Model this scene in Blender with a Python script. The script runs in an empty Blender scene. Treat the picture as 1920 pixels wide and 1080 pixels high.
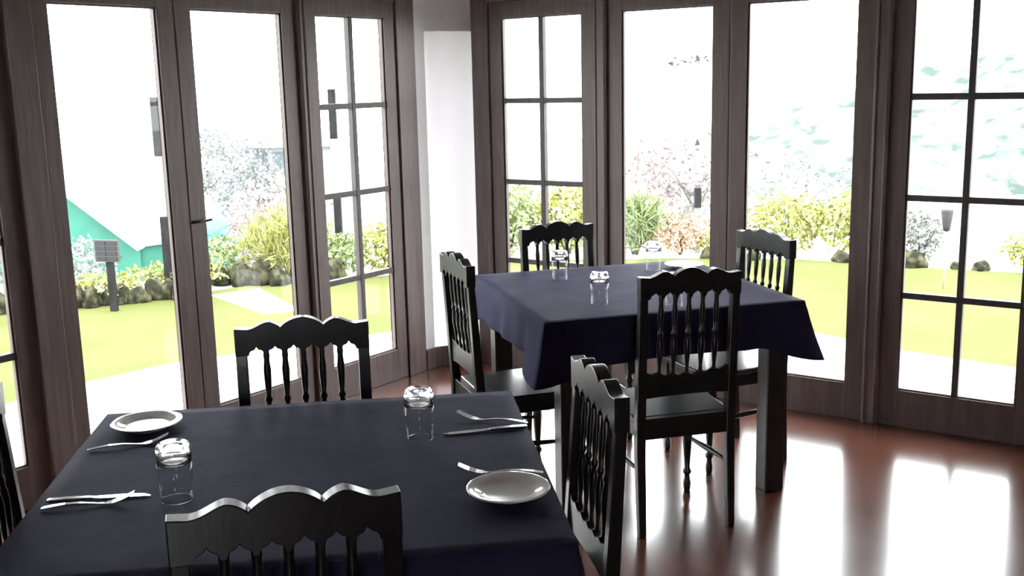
import bpy, bmesh, math, random
from math import sin, cos, pi, sqrt
from mathutils import Vector, Matrix, noise

scene = bpy.context.scene
COL = scene.collection

# ------------------------------------------------------------------ camera
PITCH, ROLL, CAM_H, F_PX = 0.192, 0.023, 1.691, 1998.5
cam_data = bpy.data.cameras.new('camera')
cam_data.sensor_width = 36.0
cam_data.lens = F_PX / 1920 * 36.0
cam_data.clip_start = 0.05
cam_data.clip_end = 500
cam = bpy.data.objects.new('camera', cam_data)
COL.objects.link(cam)
fwd = Vector((0, cos(PITCH), -sin(PITCH)))
upv = Vector((0, sin(PITCH), cos(PITCH)))
xr = Vector((1, 0, 0))
right = xr * cos(ROLL) - upv * sin(ROLL)
up = xr * sin(ROLL) + upv * cos(ROLL)
cam.matrix_world = Matrix(((right.x, up.x, -fwd.x, 0), (right.y, up.y, -fwd.y, 0),
                           (right.z, up.z, -fwd.z, CAM_H), (0, 0, 0, 1)))
scene.camera = cam

# ------------------------------------------------------------------ sky, exposure
world = bpy.data.worlds.new('overcast_sky')
scene.world = world
world.use_nodes = True
wn = world.node_tree
wn.nodes.clear()
wo = wn.nodes.new('ShaderNodeOutputWorld')
wb = wn.nodes.new('ShaderNodeBackground')
wb.inputs['Color'].default_value = (0.95, 0.975, 1.0, 1)
wb.inputs['Strength'].default_value = 14.0
wn.links.new(wb.outputs[0], wo.inputs[0])

scene.view_settings.view_transform = 'Standard'
scene.view_settings.look = 'None'
scene.view_settings.gamma = 1
scene.view_settings.use_curve_mapping = False
scene.view_settings.exposure = 0.0
try:
    scene.cycles.use_denoising = True
    scene.cycles.denoising_prefilter = 'ACCURATE'
    scene.cycles.denoising_input_passes = 'RGB_ALBEDO'
    scene.cycles.max_bounces = 12
    scene.cycles.transparent_max_bounces = 16
    scene.cycles.caustics_reflective = False
    scene.cycles.caustics_refractive = False
    scene.cycles.sample_clamp_indirect = 12
except Exception:
    pass

# ------------------------------------------------------------------ materials
def new_mat(name):
    m = bpy.data.materials.new(name)
    m.use_nodes = True
    nt = m.node_tree
    b = nt.nodes['Principled BSDF']
    return m, nt, b

def mat(name, col, rough=0.5, metal=0.0, coat=0.0, spec=0.5, col2=None, scale=(8, 8, 8), nscale=4.0,
        bump=0.0, bscale=60.0, sheen=0.0, ior=None, trans=0.0, detail=4, lo=0.35, hi=0.65, rvar=0.0):
    m, nt, b = new_mat(name)
    b.inputs['Base Color'].default_value = (*col, 1)
    b.inputs['Roughness'].default_value = rough
    b.inputs['Metallic'].default_value = metal
    b.inputs['Coat Weight'].default_value = coat
    b.inputs['Coat Roughness'].default_value = 0.12
    b.inputs['Specular IOR Level'].default_value = spec
    if ior: b.inputs['IOR'].default_value = ior
    if sheen:
        b.inputs['Sheen Weight'].default_value = sheen
        b.inputs['Sheen Roughness'].default_value = 0.45
        b.inputs['Sheen Tint'].default_value = (0.80, 0.74, 1.0, 1)
    b.inputs['Transmission Weight'].default_value = trans
    tc = nt.nodes.new('ShaderNodeTexCoord')
    mp = nt.nodes.new('ShaderNodeMapping')
    mp.inputs['Scale'].default_value = scale
    nt.links.new(tc.outputs['Object'], mp.inputs['Vector'])
    n = nt.nodes.new('ShaderNodeTexNoise')
    n.inputs['Scale'].default_value = nscale
    n.inputs['Detail'].default_value = detail
    nt.links.new(mp.outputs[0], n.inputs['Vector'])
    if col2:
        r = nt.nodes.new('ShaderNodeValToRGB')
        r.color_ramp.elements[0].position = lo
        r.color_ramp.elements[1].position = hi
        r.color_ramp.elements[0].color = (*col, 1)
        r.color_ramp.elements[1].color = (*col2, 1)
        nt.links.new(n.outputs['Fac'], r.inputs['Fac'])
        nt.links.new(r.outputs['Color'], b.inputs['Base Color'])
    if rvar:
        mr = nt.nodes.new('ShaderNodeMapRange')
        mr.inputs['To Min'].default_value = max(0, rough - rvar)
        mr.inputs['To Max'].default_value = rough + rvar
        nt.links.new(n.outputs['Fac'], mr.inputs['Value'])
        nt.links.new(mr.outputs[0], b.inputs['Roughness'])
    if bump:
        n2 = nt.nodes.new('ShaderNodeTexNoise')
        n2.inputs['Scale'].default_value = bscale
        n2.inputs['Detail'].default_value = 3
        nt.links.new(mp.outputs[0], n2.inputs['Vector'])
        bp = nt.nodes.new('ShaderNodeBump')
        bp.inputs['Strength'].default_value = bump
        bp.inputs['Distance'].default_value = 0.01
        nt.links.new(n2.outputs['Fac'], bp.inputs['Height'])
        nt.links.new(bp.outputs[0], b.inputs['Normal'])
    return m

M = {}
M['frame_wood'] = mat('frame_wood', (0.098, 0.068, 0.064), 0.45, col2=(0.135, 0.096, 0.090), scale=(14, 14, 0.9), nscale=3,
                      bump=0.15, bscale=6, rvar=0.08)
M['muntin_wood'] = mat('muntin_wood', (0.045, 0.036, 0.035), 0.5, col2=(0.07, 0.055, 0.053), scale=(14, 14, 0.9), nscale=3)
M['trim_wood'] = mat('trim_wood', (0.115, 0.084, 0.080), 0.42, col2=(0.165, 0.122, 0.114), scale=(14, 14, 0.9), nscale=3,
                     bump=0.12, bscale=6, rvar=0.08)
M['chair_wood'] = mat('chair_wood', (0.0045, 0.0040, 0.0048), 0.30, col2=(0.008, 0.007, 0.0075), scale=(10, 10, 2), nscale=5,
                      coat=0.1, spec=0.4, bump=0.02, bscale=14, rvar=0.03)
M['seat_wood'] = mat('seat_wood', (0.012, 0.011, 0.012), 0.30, col2=(0.02, 0.019, 0.02), scale=(3, 10, 3), nscale=3, coat=0.3)
M['table_wood'] = mat('table_wood', (0.010, 0.008, 0.009), 0.38, col2=(0.018, 0.014, 0.014), scale=(10, 10, 2), nscale=5)
M['wall_paint'] = mat('wall_paint', (0.74, 0.73, 0.75), 0.55, col2=(0.80, 0.79, 0.80), scale=(1, 1, 1), nscale=2.5, bump=0.1, bscale=40)
M['tan_paint'] = mat('tan_paint', (0.24, 0.20, 0.18), 0.7, col2=(0.28, 0.235, 0.21), scale=(1, 1, 1), nscale=2)
M['ceiling_paint'] = mat('ceiling_paint', (0.30, 0.25, 0.24), 0.7, col2=(0.35, 0.30, 0.29), scale=(1, 1, 1), nscale=2)
M['cloth'] = mat('cloth', (0.020, 0.020, 0.043), 0.7, col2=(0.028, 0.028, 0.058), scale=(1, 1, 1), nscale=6, bump=0.35, bscale=9,
                 sheen=0.045, spec=0.03)
M['china'] = mat('china', (0.78, 0.78, 0.76), 0.12, coat=0.5)
M['steel'] = mat('steel', (0.72, 0.72, 0.73), 0.16, metal=1.0)
M['black_iron'] = mat('black_iron', (0.012, 0.011, 0.011), 0.5)
M['concrete'] = mat('concrete', (0.50, 0.50, 0.49), 0.9, col2=(0.60, 0.60, 0.58), scale=(1, 1, 1), nscale=1.5)
M['lawn'] = mat('lawn', (0.066, 0.075, 0.020), 0.95, spec=0.1, col2=(0.092, 0.096, 0.033), scale=(1, 1, 1), nscale=0.9, lo=0.3, hi=0.7,
                bump=0.4, bscale=60)
M['earth'] = mat('earth', (0.20, 0.20, 0.15), 0.95, spec=0.1, col2=(0.34, 0.33, 0.26), scale=(1, 1, 1), nscale=0.8)
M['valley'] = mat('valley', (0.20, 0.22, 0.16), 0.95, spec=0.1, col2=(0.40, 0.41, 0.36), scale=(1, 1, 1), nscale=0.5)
M['hill'] = mat('hill', (0.045, 0.062, 0.054), 0.95, spec=0.1, col2=(0.14, 0.15, 0.14), scale=(1, 1, 1.6), nscale=1.1, detail=10,
                lo=0.36, hi=0.54)
M['teal'] = mat('teal', (0.012, 0.105, 0.078), 0.7, col2=(0.022, 0.135, 0.10), scale=(1, 1, 1), nscale=1.2)
M['white_roof'] = mat('white_roof', (0.55, 0.57, 0.57), 0.5, col2=(0.62, 0.63, 0.63), scale=(1, 1, 1), nscale=0.7)
M['stone'] = mat('stone', (0.014, 0.015, 0.008), 0.95, spec=0.15, col2=(0.085, 0.080, 0.045), scale=(1, 1, 1), nscale=13, lo=0.42, hi=0.72, bump=0.6, bscale=25)
M['grey_post'] = mat('grey_post', (0.012, 0.012, 0.013), 0.8, spec=.1, col2=(0.022, 0.022, 0.023), scale=(4, 4, 1), nscale=6)
M['pale_post'] = mat('pale_post', (0.32, 0.32, 0.31), 0.8)
M['sign_dark'] = mat('sign_dark', (0.010, 0.010, 0.012), 0.7)
M['sign_pale'] = mat('sign_pale', (0.045, 0.043, 0.043), 0.7)
M['bark'] = mat('bark', (0.040, 0.036, 0.030), 0.9, col2=(0.07, 0.065, 0.055))
M['pale_bark'] = mat('pale_bark', (0.17, 0.165, 0.16), 0.9)
M['shed_wall'] = mat('shed_wall', (0.20, 0.21, 0.22), 0.8)
M['shed_glass'] = mat('shed_glass', (0.040, 0.052, 0.065), 0.4)
M['lantern'] = mat('lantern', (0.030, 0.028, 0.030), 0.6)

def leaf_mat(name, c1, c2):
    m = mat(name, c1, 0.85, col2=c2, scale=(1, 1, 1), nscale=3, spec=0.1, lo=0.3, hi=0.7)
    return m
M['leaf_yellow'] = leaf_mat('leaf_yellow', (0.21, 0.23, 0.06), (0.34, 0.34, 0.14))
M['leaf_green'] = leaf_mat('leaf_green', (0.15, 0.21, 0.08), (0.28, 0.32, 0.17))
M['leaf_pale'] = leaf_mat('leaf_pale', (0.16, 0.17, 0.16), (0.3, 0.31, 0.3))
M['leaf_red'] = leaf_mat('leaf_red', (0.38, 0.20, 0.13), (0.42, 0.32, 0.24))
M['leaf_pink'] = leaf_mat('leaf_pink', (0.27, 0.21, 0.215), (0.34, 0.3, 0.3))
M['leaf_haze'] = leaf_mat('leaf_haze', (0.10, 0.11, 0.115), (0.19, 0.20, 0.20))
M['leaf_rose'] = leaf_mat('leaf_rose', (0.16, 0.11, 0.12), (0.24, 0.20, 0.205))
M['leaf_twig'] = leaf_mat('leaf_twig', (0.05, 0.05, 0.055), (0.07, 0.07, 0.07))
M['leaf_cool'] = leaf_mat('leaf_cool', (0.11, 0.16, 0.14), (0.2, 0.25, 0.23))

# floor: varnished planks
def floor_mat():
    m, nt, b = new_mat('floor_planks')
    tc = nt.nodes.new('ShaderNodeTexCoord')
    mp = nt.nodes.new('ShaderNodeMapping')
    mp.inputs['Rotation'].default_value = (0, 0, 0.603)
    br = nt.nodes.new('ShaderNodeTexBrick')
    br.inputs['Color1'].default_value = (0.17, 0.060, 0.036, 1)
    br.inputs['Color2'].default_value = (0.13, 0.046, 0.028, 1)
    br.inputs['Mortar'].default_value = (0.05, 0.018, 0.010, 1)
    br.inputs['Scale'].default_value = 1.0
    br.inputs['Mortar Size'].default_value = 0.002
    br.inputs['Brick Width'].default_value = 1.4
    br.inputs['Row Height'].default_value = 0.10
    nt.links.new(tc.outputs['Object'], mp.inputs[0])
    nt.links.new(mp.outputs[0], br.inputs['Vector'])
    mp2 = nt.nodes.new('ShaderNodeMapping')
    mp2.inputs['Scale'].default_value = (1.2, 14, 1)
    n = nt.nodes.new('ShaderNodeTexNoise')
    n.inputs['Scale'].default_value = 3
    n.inputs['Detail'].default_value = 5
    nt.links.new(mp.outputs[0], mp2.inputs[0])
    nt.links.new(mp2.outputs[0], n.inputs['Vector'])
    mx = nt.nodes.new('ShaderNodeMix')
    mx.data_type = 'RGBA'
    mx.blend_type = 'MULTIPLY'
    mx.inputs['Factor'].default_value = 0.5
    rr = nt.nodes.new('ShaderNodeValToRGB')
    rr.color_ramp.elements[0].color = (0.55, 0.5, 0.5, 1)
    rr.color_ramp.elements[1].color = (1, 1, 1, 1)
    nt.links.new(n.outputs['Fac'], rr.inputs['Fac'])
    nt.links.new(br.outputs['Color'], mx.inputs['A'])
    nt.links.new(rr.outputs['Color'], mx.inputs['B'])
    nt.links.new(mx.outputs['Result'], b.inputs['Base Color'])
    n3 = nt.nodes.new('ShaderNodeTexNoise')
    n3.inputs['Scale'].default_value = 2.5
    n3.inputs['Detail'].default_value = 4
    nt.links.new(tc.outputs['Object'], n3.inputs['Vector'])
    mr = nt.nodes.new('ShaderNodeMapRange')
    mr.inputs['To Min'].default_value = 0.17
    mr.inputs['To Max'].default_value = 0.27
    nt.links.new(n3.outputs['Fac'], mr.inputs['Value'])
    nt.links.new(mr.outputs[0], b.inputs['Roughness'])
    b.inputs['IOR'].default_value = 1.55
    b.inputs['Coat Weight'].default_value = 0.9
    b.inputs['Coat Roughness'].default_value = 0.15
    b.inputs['Coat IOR'].default_value = 1.8
    return m
M['floor'] = floor_mat()

def pane_mat(name='window_glass', tint=(0.96, 0.97, 0.965), rough=0.02):
    m = bpy.data.materials.new(name)
    m.use_nodes = True
    nt = m.node_tree
    nt.nodes.clear()
    o = nt.nodes.new('ShaderNodeOutputMaterial')
    t = nt.nodes.new('ShaderNodeBsdfTransparent')
    t.inputs['Color'].default_value = (*tint, 1)
    g = nt.nodes.new('ShaderNodeBsdfGlossy')
    g.inputs['Roughness'].default_value = rough
    fr = nt.nodes.new('ShaderNodeFresnel')
    geo = nt.nodes.new('ShaderNodeNewGeometry')
    mr = nt.nodes.new('ShaderNodeMapRange')          # the same reflectance on both faces of the thin pane
    mr.inputs['To Min'].default_value = 1.28
    mr.inputs['To Max'].default_value = 1 / 1.28
    nt.links.new(geo.outputs['Backfacing'], mr.inputs['Value'])
    nt.links.new(mr.outputs[0], fr.inputs['IOR'])
    mix = nt.nodes.new('ShaderNodeMixShader')
    nt.links.new(fr.outputs[0], mix.inputs[0])
    nt.links.new(t.outputs[0], mix.inputs[1])
    nt.links.new(g.outputs[0], mix.inputs[2])
    nt.links.new(mix.outputs[0], o.inputs[0])
    return m
M['pane'] = pane_mat()
M['thin_glass'] = pane_mat('thin_glass', (0.985, 0.99, 1.0), 0.03)

def wall_glow_mat():  # translucent stand-in for the solid white corner wall, glowing with outside daylight
    m = bpy.data.materials.new('wall_glow_sheet')
    m.use_nodes = True
    nt = m.node_tree
    nt.nodes.clear()
    o = nt.nodes.new('ShaderNodeOutputMaterial')
    d = nt.nodes.new('ShaderNodeBsdfDiffuse'); d.inputs['Color'].default_value = (0.8, 0.79, 0.8, 1)
    t = nt.nodes.new('ShaderNodeBsdfTranslucent'); t.inputs['Color'].default_value = (0.85, 0.84, 0.86, 1)
    mix = nt.nodes.new('ShaderNodeMixShader'); mix.inputs[0].default_value = 0.125
    nt.links.new(d.outputs[0], mix.inputs[1]); nt.links.new(t.outputs[0], mix.inputs[2])
    nt.links.new(mix.outputs[0], o.inputs[0])
    return m
M['wall_glow'] = wall_glow_mat()

def tumbler_mat():
    m, nt, b = new_mat('tumbler_glass')
    b.inputs['Base Color'].default_value = (0.97, 0.98, 1.0, 1)
    b.inputs['Roughness'].default_value = 0.12
    b.inputs['IOR'].default_value = 1.5
    b.inputs['Transmission Weight'].default_value = 1.0
    return m
M['tumbler'] = tumbler_mat()

# ------------------------------------------------------------------ mesh helpers
class MB:
    def __init__(self):
        self.v, self.f, self.s = [], [], []
    def add(self, vs, fs, smooth=False):
        o = len(self.v)
        self.v += [tuple(p) for p in vs]
        self.f += [[i + o for i in f] for f in fs]
        self.s += [smooth] * len(fs)
        return self
    def box(self, x0, x1, y0, y1, z0, z1):
        vs = [(x, y, z) for z in (z0, z1) for y in (y0, y1) for x in (x0, x1)]
        return self.add(vs, [(0, 2, 3, 1), (4, 5, 7, 6), (0, 1, 5, 4), (2, 6, 7, 3), (0, 4, 6, 2), (1, 3, 7, 5)])
    def bar(self, pts, wx, wy, side=Vector((1, 0, 0))):
        """rectangular section swept through pts; wx along 'side'."""
        rings = []
        n = len(pts)
        for i, p in enumerate(pts):
            a = Vector(pts[max(i - 1, 0)]); b = Vector(pts[min(i + 1, n - 1)])
            t = (b - a).normalized()
            s = side - t * side.dot(t); s.normalize()
            u = t.cross(s)
            w = wx[i] if isinstance(wx, (list, tuple)) else wx
            h = wy[i] if isinstance(wy, (list, tuple)) else wy
            p = Vector(p)
            rings.append([p + s * (a_ * w / 2) + u * (b_ * h / 2) for a_, b_ in ((-1, -1), (1, -1), (1, 1), (-1, 1))])
        vs = [q for r in rings for q in r]
        fs = [(3, 2, 1, 0), tuple(4 * (n - 1) + k for k in range(4))]
        for i in range(n - 1):
            for k in range(4):
                fs.append((4 * i + k, 4 * i + (k + 1) % 4, 4 * i + 4 + (k + 1) % 4, 4 * i + 4 + k))
        return self.add(vs, fs)
    def tube(self, pts, r, seg=8, smooth=True, cap=True):
        n = len(pts)
        vs = []
        prev = None
        for i, p in enumerate(pts):
            a = Vector(pts[max(i - 1, 0)]); b = Vector(pts[min(i + 1, n - 1)])
            t = (b - a)
            t = t.normalized() if t.length > 1e-9 else Vector((0, 0, 1))
            if prev is None:
                ref = Vector((0, 0, 1)) if abs(t.z) < 0.9 else Vector((1, 0, 0))
            else:
                ref = prev
            s = ref - t * ref.dot(t); s.normalize(); prev = s
            u = t.cross(s)
            rr = r[i] if isinstance(r, (list, tuple)) else r
            for k in range(seg):
                an = 2 * pi * k / seg
                vs.append(Vector(p) + s * (cos(an) * rr) + u * (sin(an) * rr))
        fs = []
        for i in range(n - 1):
            for k in range(seg):
                fs.append((seg * i + k, seg * i + (k + 1) % seg, seg * i + seg + (k + 1) % seg, seg * i + seg + k))
        self.add(vs, fs, smooth)
        if cap:
            self.add(vs[:seg], [tuple(range(seg - 1, -1, -1))])
            self.add(vs[-seg:], [tuple(range(seg))])
        return self
    def lathe(self, prof, cx=0, cy=0, seg=32, smooth=True, cz=0):
        vs, fs = [], []
        n = len(prof)
        for r, z in prof:
            for k in range(seg):
                a = 2 * pi * k / seg
                vs.append((cx + r * cos(a), cy + r * sin(a), cz + z))
        for i in range(n - 1):
            for k in range(seg):
                fs.append((seg * i + k, seg * i + (k + 1) % seg, seg * i + seg + (k + 1) % seg, seg * i + seg + k))
        return self.add(vs, fs, smooth)
    def strip(self, top, bot, y0, y1):
        """closed slab in XZ between polylines top and bot sharing the same xs; thickness y0..y1"""
        n = len(top)
        vs = []
        for (x, zt), (_, zb) in zip(top, bot):
            vs += [(x, y0, zb), (x, y0, zt), (x, y1, zt), (x, y1, zb)]
        fs = []
        for i in range(n - 1):
            a, b = 4 * i, 4 * i + 4
            fs += [(a, b, b + 1, a + 1), (a + 1, b + 1, b + 2, a + 2), (a + 2, b + 2, b + 3, a + 3), (a + 3, b + 3, b, a)]
        fs += [(0, 1, 2, 3), (4 * n - 1, 4 * n - 2, 4 * n - 3, 4 * n - 4)]
        return self.add(vs, fs)
    def prism(self, poly, z0, z1):
        n = len(poly)
        vs = [(x, y, z0) for x, y in poly] + [(x, y, z1) for x, y in poly]
        fs = [tuple(range(n - 1, -1, -1)), tuple(range(n, 2 * n))]
        fs += [(i, (i + 1) % n, n + (i + 1) % n, n + i) for i in range(n)]
        return self.add(vs, fs)
    def build(self, name, material, parent=None, bevel=0, loc=None, rz=None, fix=True):
        me = bpy.data.meshes.new(name)
        me.from_pydata(self.v, [], self.f)
        me.polygons.foreach_set('use_smooth', self.s)
        if fix:
            bm = bmesh.new(); bm.from_mesh(me)
            bmesh.ops.remove_doubles(bm, verts=bm.verts, dist=1e-5)
            bmesh.ops.recalc_face_normals(bm, faces=bm.faces)
            bm.to_mesh(me); bm.free()
        me.materials.append(material)
        o = bpy.data.objects.new(name, me)
        COL.objects.link(o)
        if parent: o.parent = parent
        if loc: o.location = loc
        if rz is not None: o.rotation_euler[2] = rz
        if bevel:
            b = o.modifiers.new('bevel', 'BEVEL'); b.width = bevel; b.segments = 2
            b.limit_method = 'ANGLE'; b.angle_limit = 0.7
            try: b.harden_normals = False
            except Exception: pass
        return o

def empty(name, loc=(0, 0, 0), rz=0):
    o = bpy.data.objects.new(name, None)
    o.empty_display_size = 0.1
    COL.objects.link(o)
    o.location = loc; o.rotation_euler[2] = rz
    return o

def tag(o, label, cat, group=None, kind=None):
    o['label'] = label; o['category'] = cat
    if group: o['group'] = group
    if kind: o['kind'] = kind
    return o

def struct(o):
    o['kind'] = 'structure'
    return o

def dup(root, loc, rz, label, group=None):
    r = root.copy(); COL.objects.link(r)
    r.location = loc; r.rotation_euler = (0, 0, rz)
    r['label'] = label
    if group: r['group'] = group
    for ch in list(root.children):
        c = ch.copy(); COL.objects.link(c); c.parent = r
        for g in list(ch.children):
            d = g.copy(); COL.objects.link(d); d.parent = c
    return r

# ------------------------------------------------------------------ the bay: two glazed walls meeting at a white column
LW = dict(x=-1.316, y=5.101, a=0.940)      # left glazed wall: origin and direction
RW = dict(x=1.697, y=5.058, a=-0.603)      # right glazed wall
ZB, ZT = 0.182, 2.043                       # glass bottom and top
def wp(w, s, d=0.0):                        # point on a wall, d metres outwards
    return (w['x'] + s * cos(w['a']) - d * sin(w['a']), w['y'] + s * sin(w['a']) + d * cos(w['a']))

L_END, R_END = -1.92, 0.94
CEIL = 2.85
P_L0 = wp(LW, L_END); P_R0 = wp(RW, R_END)
C1 = wp(LW, 1.672); C2 = wp(RW, -2.30); CL = wp(LW, 1.337)
BL = (-3.05, -4.2); BR = (3.3, -4.2)

fl = MB().prism([P_L0, wp(LW, -1.2, .12), wp(LW, 1.5, .12), wp(RW, -2.3, .12), wp(RW, .94, .12), P_R0, (BR[0] + .1, BR[1] - .1), (BL[0] - .1, BL[1] - .1)][::-1],
                -0.12, 0.0)
struct(fl.build('floor', M['floor']))
cl = MB().prism([wp(LW, L_END, .12), wp(LW, 1.6, .12), wp(RW, -2.3, .2), wp(RW, R_END, .12), (BR[0] + .1, BR[1] - .1), (BL[0] - .1, BL[1] - .1)][::-1],
                CEIL, CEIL + 0.1)
struct(cl.build('ceiling', M['ceiling_paint']))

# glazed walls above the doors: wooden header, then painted wall
def wall_obj(w, name, s0, s1):
    m = MB().box(s0, s1, -0.0, 0.12, 2.30, CEIL)
    o = m.build(name, M['wall_paint'], loc=(w['x'], w['y'], 0), rz=w['a'])
    return struct(o)
wall_obj(LW, 'wall_left', L_END, 1.56)
wall_obj(RW, 'wall_right', -2.36, R_END)
# the white column in the corner between the two walls
PAN = wp(LW, 1.43)
colm = MB().prism([CL, wp(LW, 1.337, .12), wp(LW, 1.45, .12), PAN][::-1], 0, CEIL)
colm.prism([wp(LW, 1.43, -.0), wp(LW, 1.45, .12), wp(LW, 1.79, .12), wp(RW, -2.305, .12), wp(RW, -2.305)][::-1], 1.98, CEIL)
colm.prism([wp(LW, 1.46, .13), wp(LW, 1.46, .60), wp(LW, 1.79, .60), wp(RW, -2.60, .60), wp(RW, -2.33, .60), wp(RW, -2.33, .13), wp(LW, 1.79, .13)][::-1], 2.00, 2.08)  # unseen outer ledge added to darken the panel towards its top
struct(colm.build('wall_corner', M['wall_paint'], bevel=0.003))
# translucent panel added in the white wall's place so daylight brightens it
pm = MB()
pa, pb = Vector(wp(LW, 1.435, .03)), Vector(wp(RW, -2.303, .03))
pv = []
for i in range(25):
    q = pa.lerp(pb, i / 24); o_ = .012 * sin(i / 24 * pi * 5)
    nn = Vector((-(pb - pa).y, (pb - pa).x)).normalized()
    pv += [(q.x + nn.x * o_, q.y + nn.y * o_, 0.10), (q.x + nn.x * o_, q.y + nn.y * o_, 2.12)]
pm.add(pv, [(2 * i, 2 * i + 2, 2 * i + 3, 2 * i + 1) for i in range(24)], True)
struct(pm.build('corner_glow_panel', M['wall_glow']))
def nrm(p, q, d):
    v = Vector((q[0] - p[0], q[1] - p[1])).normalized(); n = Vector((v.y, -v.x))
    return [(p[0] + n.x * d, p[1] + n.y * d), (q[0] + n.x * d, q[1] + n.y * d)]
bbp = [CL, C1, C2]
a0, a1 = nrm(CL, C1, 0.018); b0, b1 = nrm(C1, C2, 0.018)
mid = ((a1[0] + b0[0]) / 2, (a1[1] + b0[1]) / 2)
bbm = MB().prism([CL, PAN, C2, nrm(PAN, C2, .02)[1], nrm(PAN, C2, .02)[0], a0], 0, 0.125)
struct(bbm.build('baseboard_corner', M['trim_wood'], bevel=0.004))

# unseen overhang added outside to shade the top of the corner panel
struct(MB().prism([wp(LW, L_END, .12), wp(LW, 1.79, .12), wp(RW, R_END, .12), wp(RW, R_END + .3, .62), wp(RW, -2.55, .62), wp(LW, 1.72, .62), wp(LW, L_END - .3, .62)][::-1],
                  2.36, 2.46).build('shade_overhang', M['tan_paint']))
# side walls and back wall (behind the camera), the back one with an opening added for fill light
def seg_wall(name, p, q, holes, thick=0.12, z1=CEIL, material=None):
    v = Vector((q[0] - p[0], q[1] - p[1])); ln = v.length; a = math.atan2(v.y, v.x)
    m = MB(); x = 0
    for (h0, h1, hz0, hz1) in holes:
        m.box(x, h0, 0, thick, 0, z1)
        if hz0 > 0: m.box(h0, h1, 0, thick, 0, hz0)
        m.box(h0, h1, 0, thick, hz1, z1)
        x = h1
    m.box(x, ln, 0, thick, 0, z1)
    return struct(m.build(name, material or M['tan_paint'], loc=(p[0], p[1], 0), rz=a)), a, ln
# order of points keeps the outside on the +Y side of each wall
seg_wall('wall_side_left', BL, P_L0, [])
seg_wall('wall_side_right', P_R0, BR, [])
seg_wall('wall_back', BR, BL, [(2.7, 3.6, 0.0, 2.1)])

def leaf(w, n, s0, s1, grid, z0=0.0, z1=2.135, st=0.085, sr=None):
    """one glazed door leaf; glass opening s0..s1"""
    sr = st if sr is None else sr
    root = empty('door_%d' % n, (w['x'] + s0 * cos(w['a']), w['y'] + s0 * sin(w['a']), 0), w['a'])
    struct(root)
    W = s1 - s0
    f = MB()
    f.box(-st, 0, 0, .045, z0, z1); f.box(W, W + sr, 0, .045, z0, z1)
    f.box(0, W, 0, .045, z0, ZB); f.box(0, W, 0, .045, ZT, z1)
    f.build('door_frame', M['frame_wood'], root, bevel=0.004)
    # glazing bead
    g = MB()
    g.box(0, .008, .010, .030, ZB, ZT); g.box(W - .008, W, .010, .030, ZB, ZT)
    g.box(.008, W - .008, .010, .030, ZB, ZB + .008); g.box(.008, W - .008, .010, .030, ZT - .008, ZT)
    g.build('glazing_bead', M['frame_wood'], root)
    MB().box(.004, W - .004, .021, .025, ZB + .004, ZT - .004).build('pane', M['pane'], root)
    if grid:
        b = 0.0150
        MB().box(W / 2 - b, W / 2 + b, .004, .040, ZB, ZT).build('muntin', M['muntin_wood'], root, bevel=0.003)
        for k in (1, 2, 3):
            z = ZB + (ZT - ZB) * k / 4
            MB().box(0, W, .006, .038, z - b, z + b).build('muntin', M['muntin_wood'], root, bevel=0.003)
    return root
d0 = leaf(LW, 1, -1.69, -1.155, True)
d1 = leaf(LW, 2, -0.873, -0.359, False, sr=.0885)
d2 = leaf(LW, 3, -0.179, 0.363, False, st=.0885)
d3 = leaf(LW, 4, 0.590, 1.100, True)
d4 = leaf(RW, 5, -2.098, -1.566, True)
d5 = leaf(RW, 6, -1.318, -0.795, False, sr=.089)
d6 = leaf(RW, 7, -0.613, -0.067, False, st=.089)
d7 = leaf(RW, 8, 0.179, 0.707, True)

TR = [0]
def trim(w, s0, s1, z0, z1, y0=-.035, y1=.10, bead=False, name=None):
    TR[0] += 1
    m = MB().box(s0, s1, y0, y1, z0, z1)
    if bead:
        for sx in (s0 + .012, s1 - .012):
            m.tube([(sx, y0, z0), (sx, y0, z1)], .007, 8)
    return struct(m.build(name or 'trim_%d' % TR[0], M['trim_wood'], loc=(w['x'], w['y'], 0), rz=w['a'], bevel=0.004))
# posts between the leaves
trim(LW, L_END, -1.776, 0, 2.30)
trim(LW, -1.069, -0.959, 0, 2.30)
trim(LW, 0.449, 0.504, 0, 2.30, y0=-.02, bead=True)
trim(LW, 1.186, 1.337, 0, 2.30, y0=-.012)
trim(RW, -2.302, -2.184, 0, 2.30, y0=-.012)
trim(RW, -1.480, -1.404, 0, 2.30, y0=-.02, bead=True)
trim(RW, 0.019, 0.093, 0, 2.30, y0=-.02, bead=True)
trim(RW, 0.793, R_END, 0, 2.30, bead=True)
# head and sill boards
for w, spans in ((LW, ((-1.776, -1.069), (-.959, .449), (.504, 1.186))), (RW, ((-2.184, -1.480), (-1.404, .019), (.093, .793)))):
    for a, b in spans:
        trim(w, a, b, 2.137, 2.30, y0=-.012)
# a sliding bolt on the pair of plain doors
bt = MB()
bt.box(-.02, .055, -.012, 0, -.006, .006).tube([(-.03, -.012, 0), (.05, -.012, 0)], .006, 8)
bt.tube([(.045, -.012, 0), (.052, -.03, .004), (.062, -.034, .006)], .005, 8)
bo = bt.build('bolt', M['black_iron'], d2, loc=(-.055, 0, 1.083)); bo['label'] = 'small black iron bolt'
kb = MB(); kb.lathe([(0, -.02), (.008, -.02), (.010, -.012), (.006, -.004), (.012, 0)], seg=12)
ko = kb.build('bolt', M['black_iron'], d2, loc=(-.07, 0, .25)); ko.rotation_euler[0] = pi / 2; ko['label'] = 'small black knob low on the frame'

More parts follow.
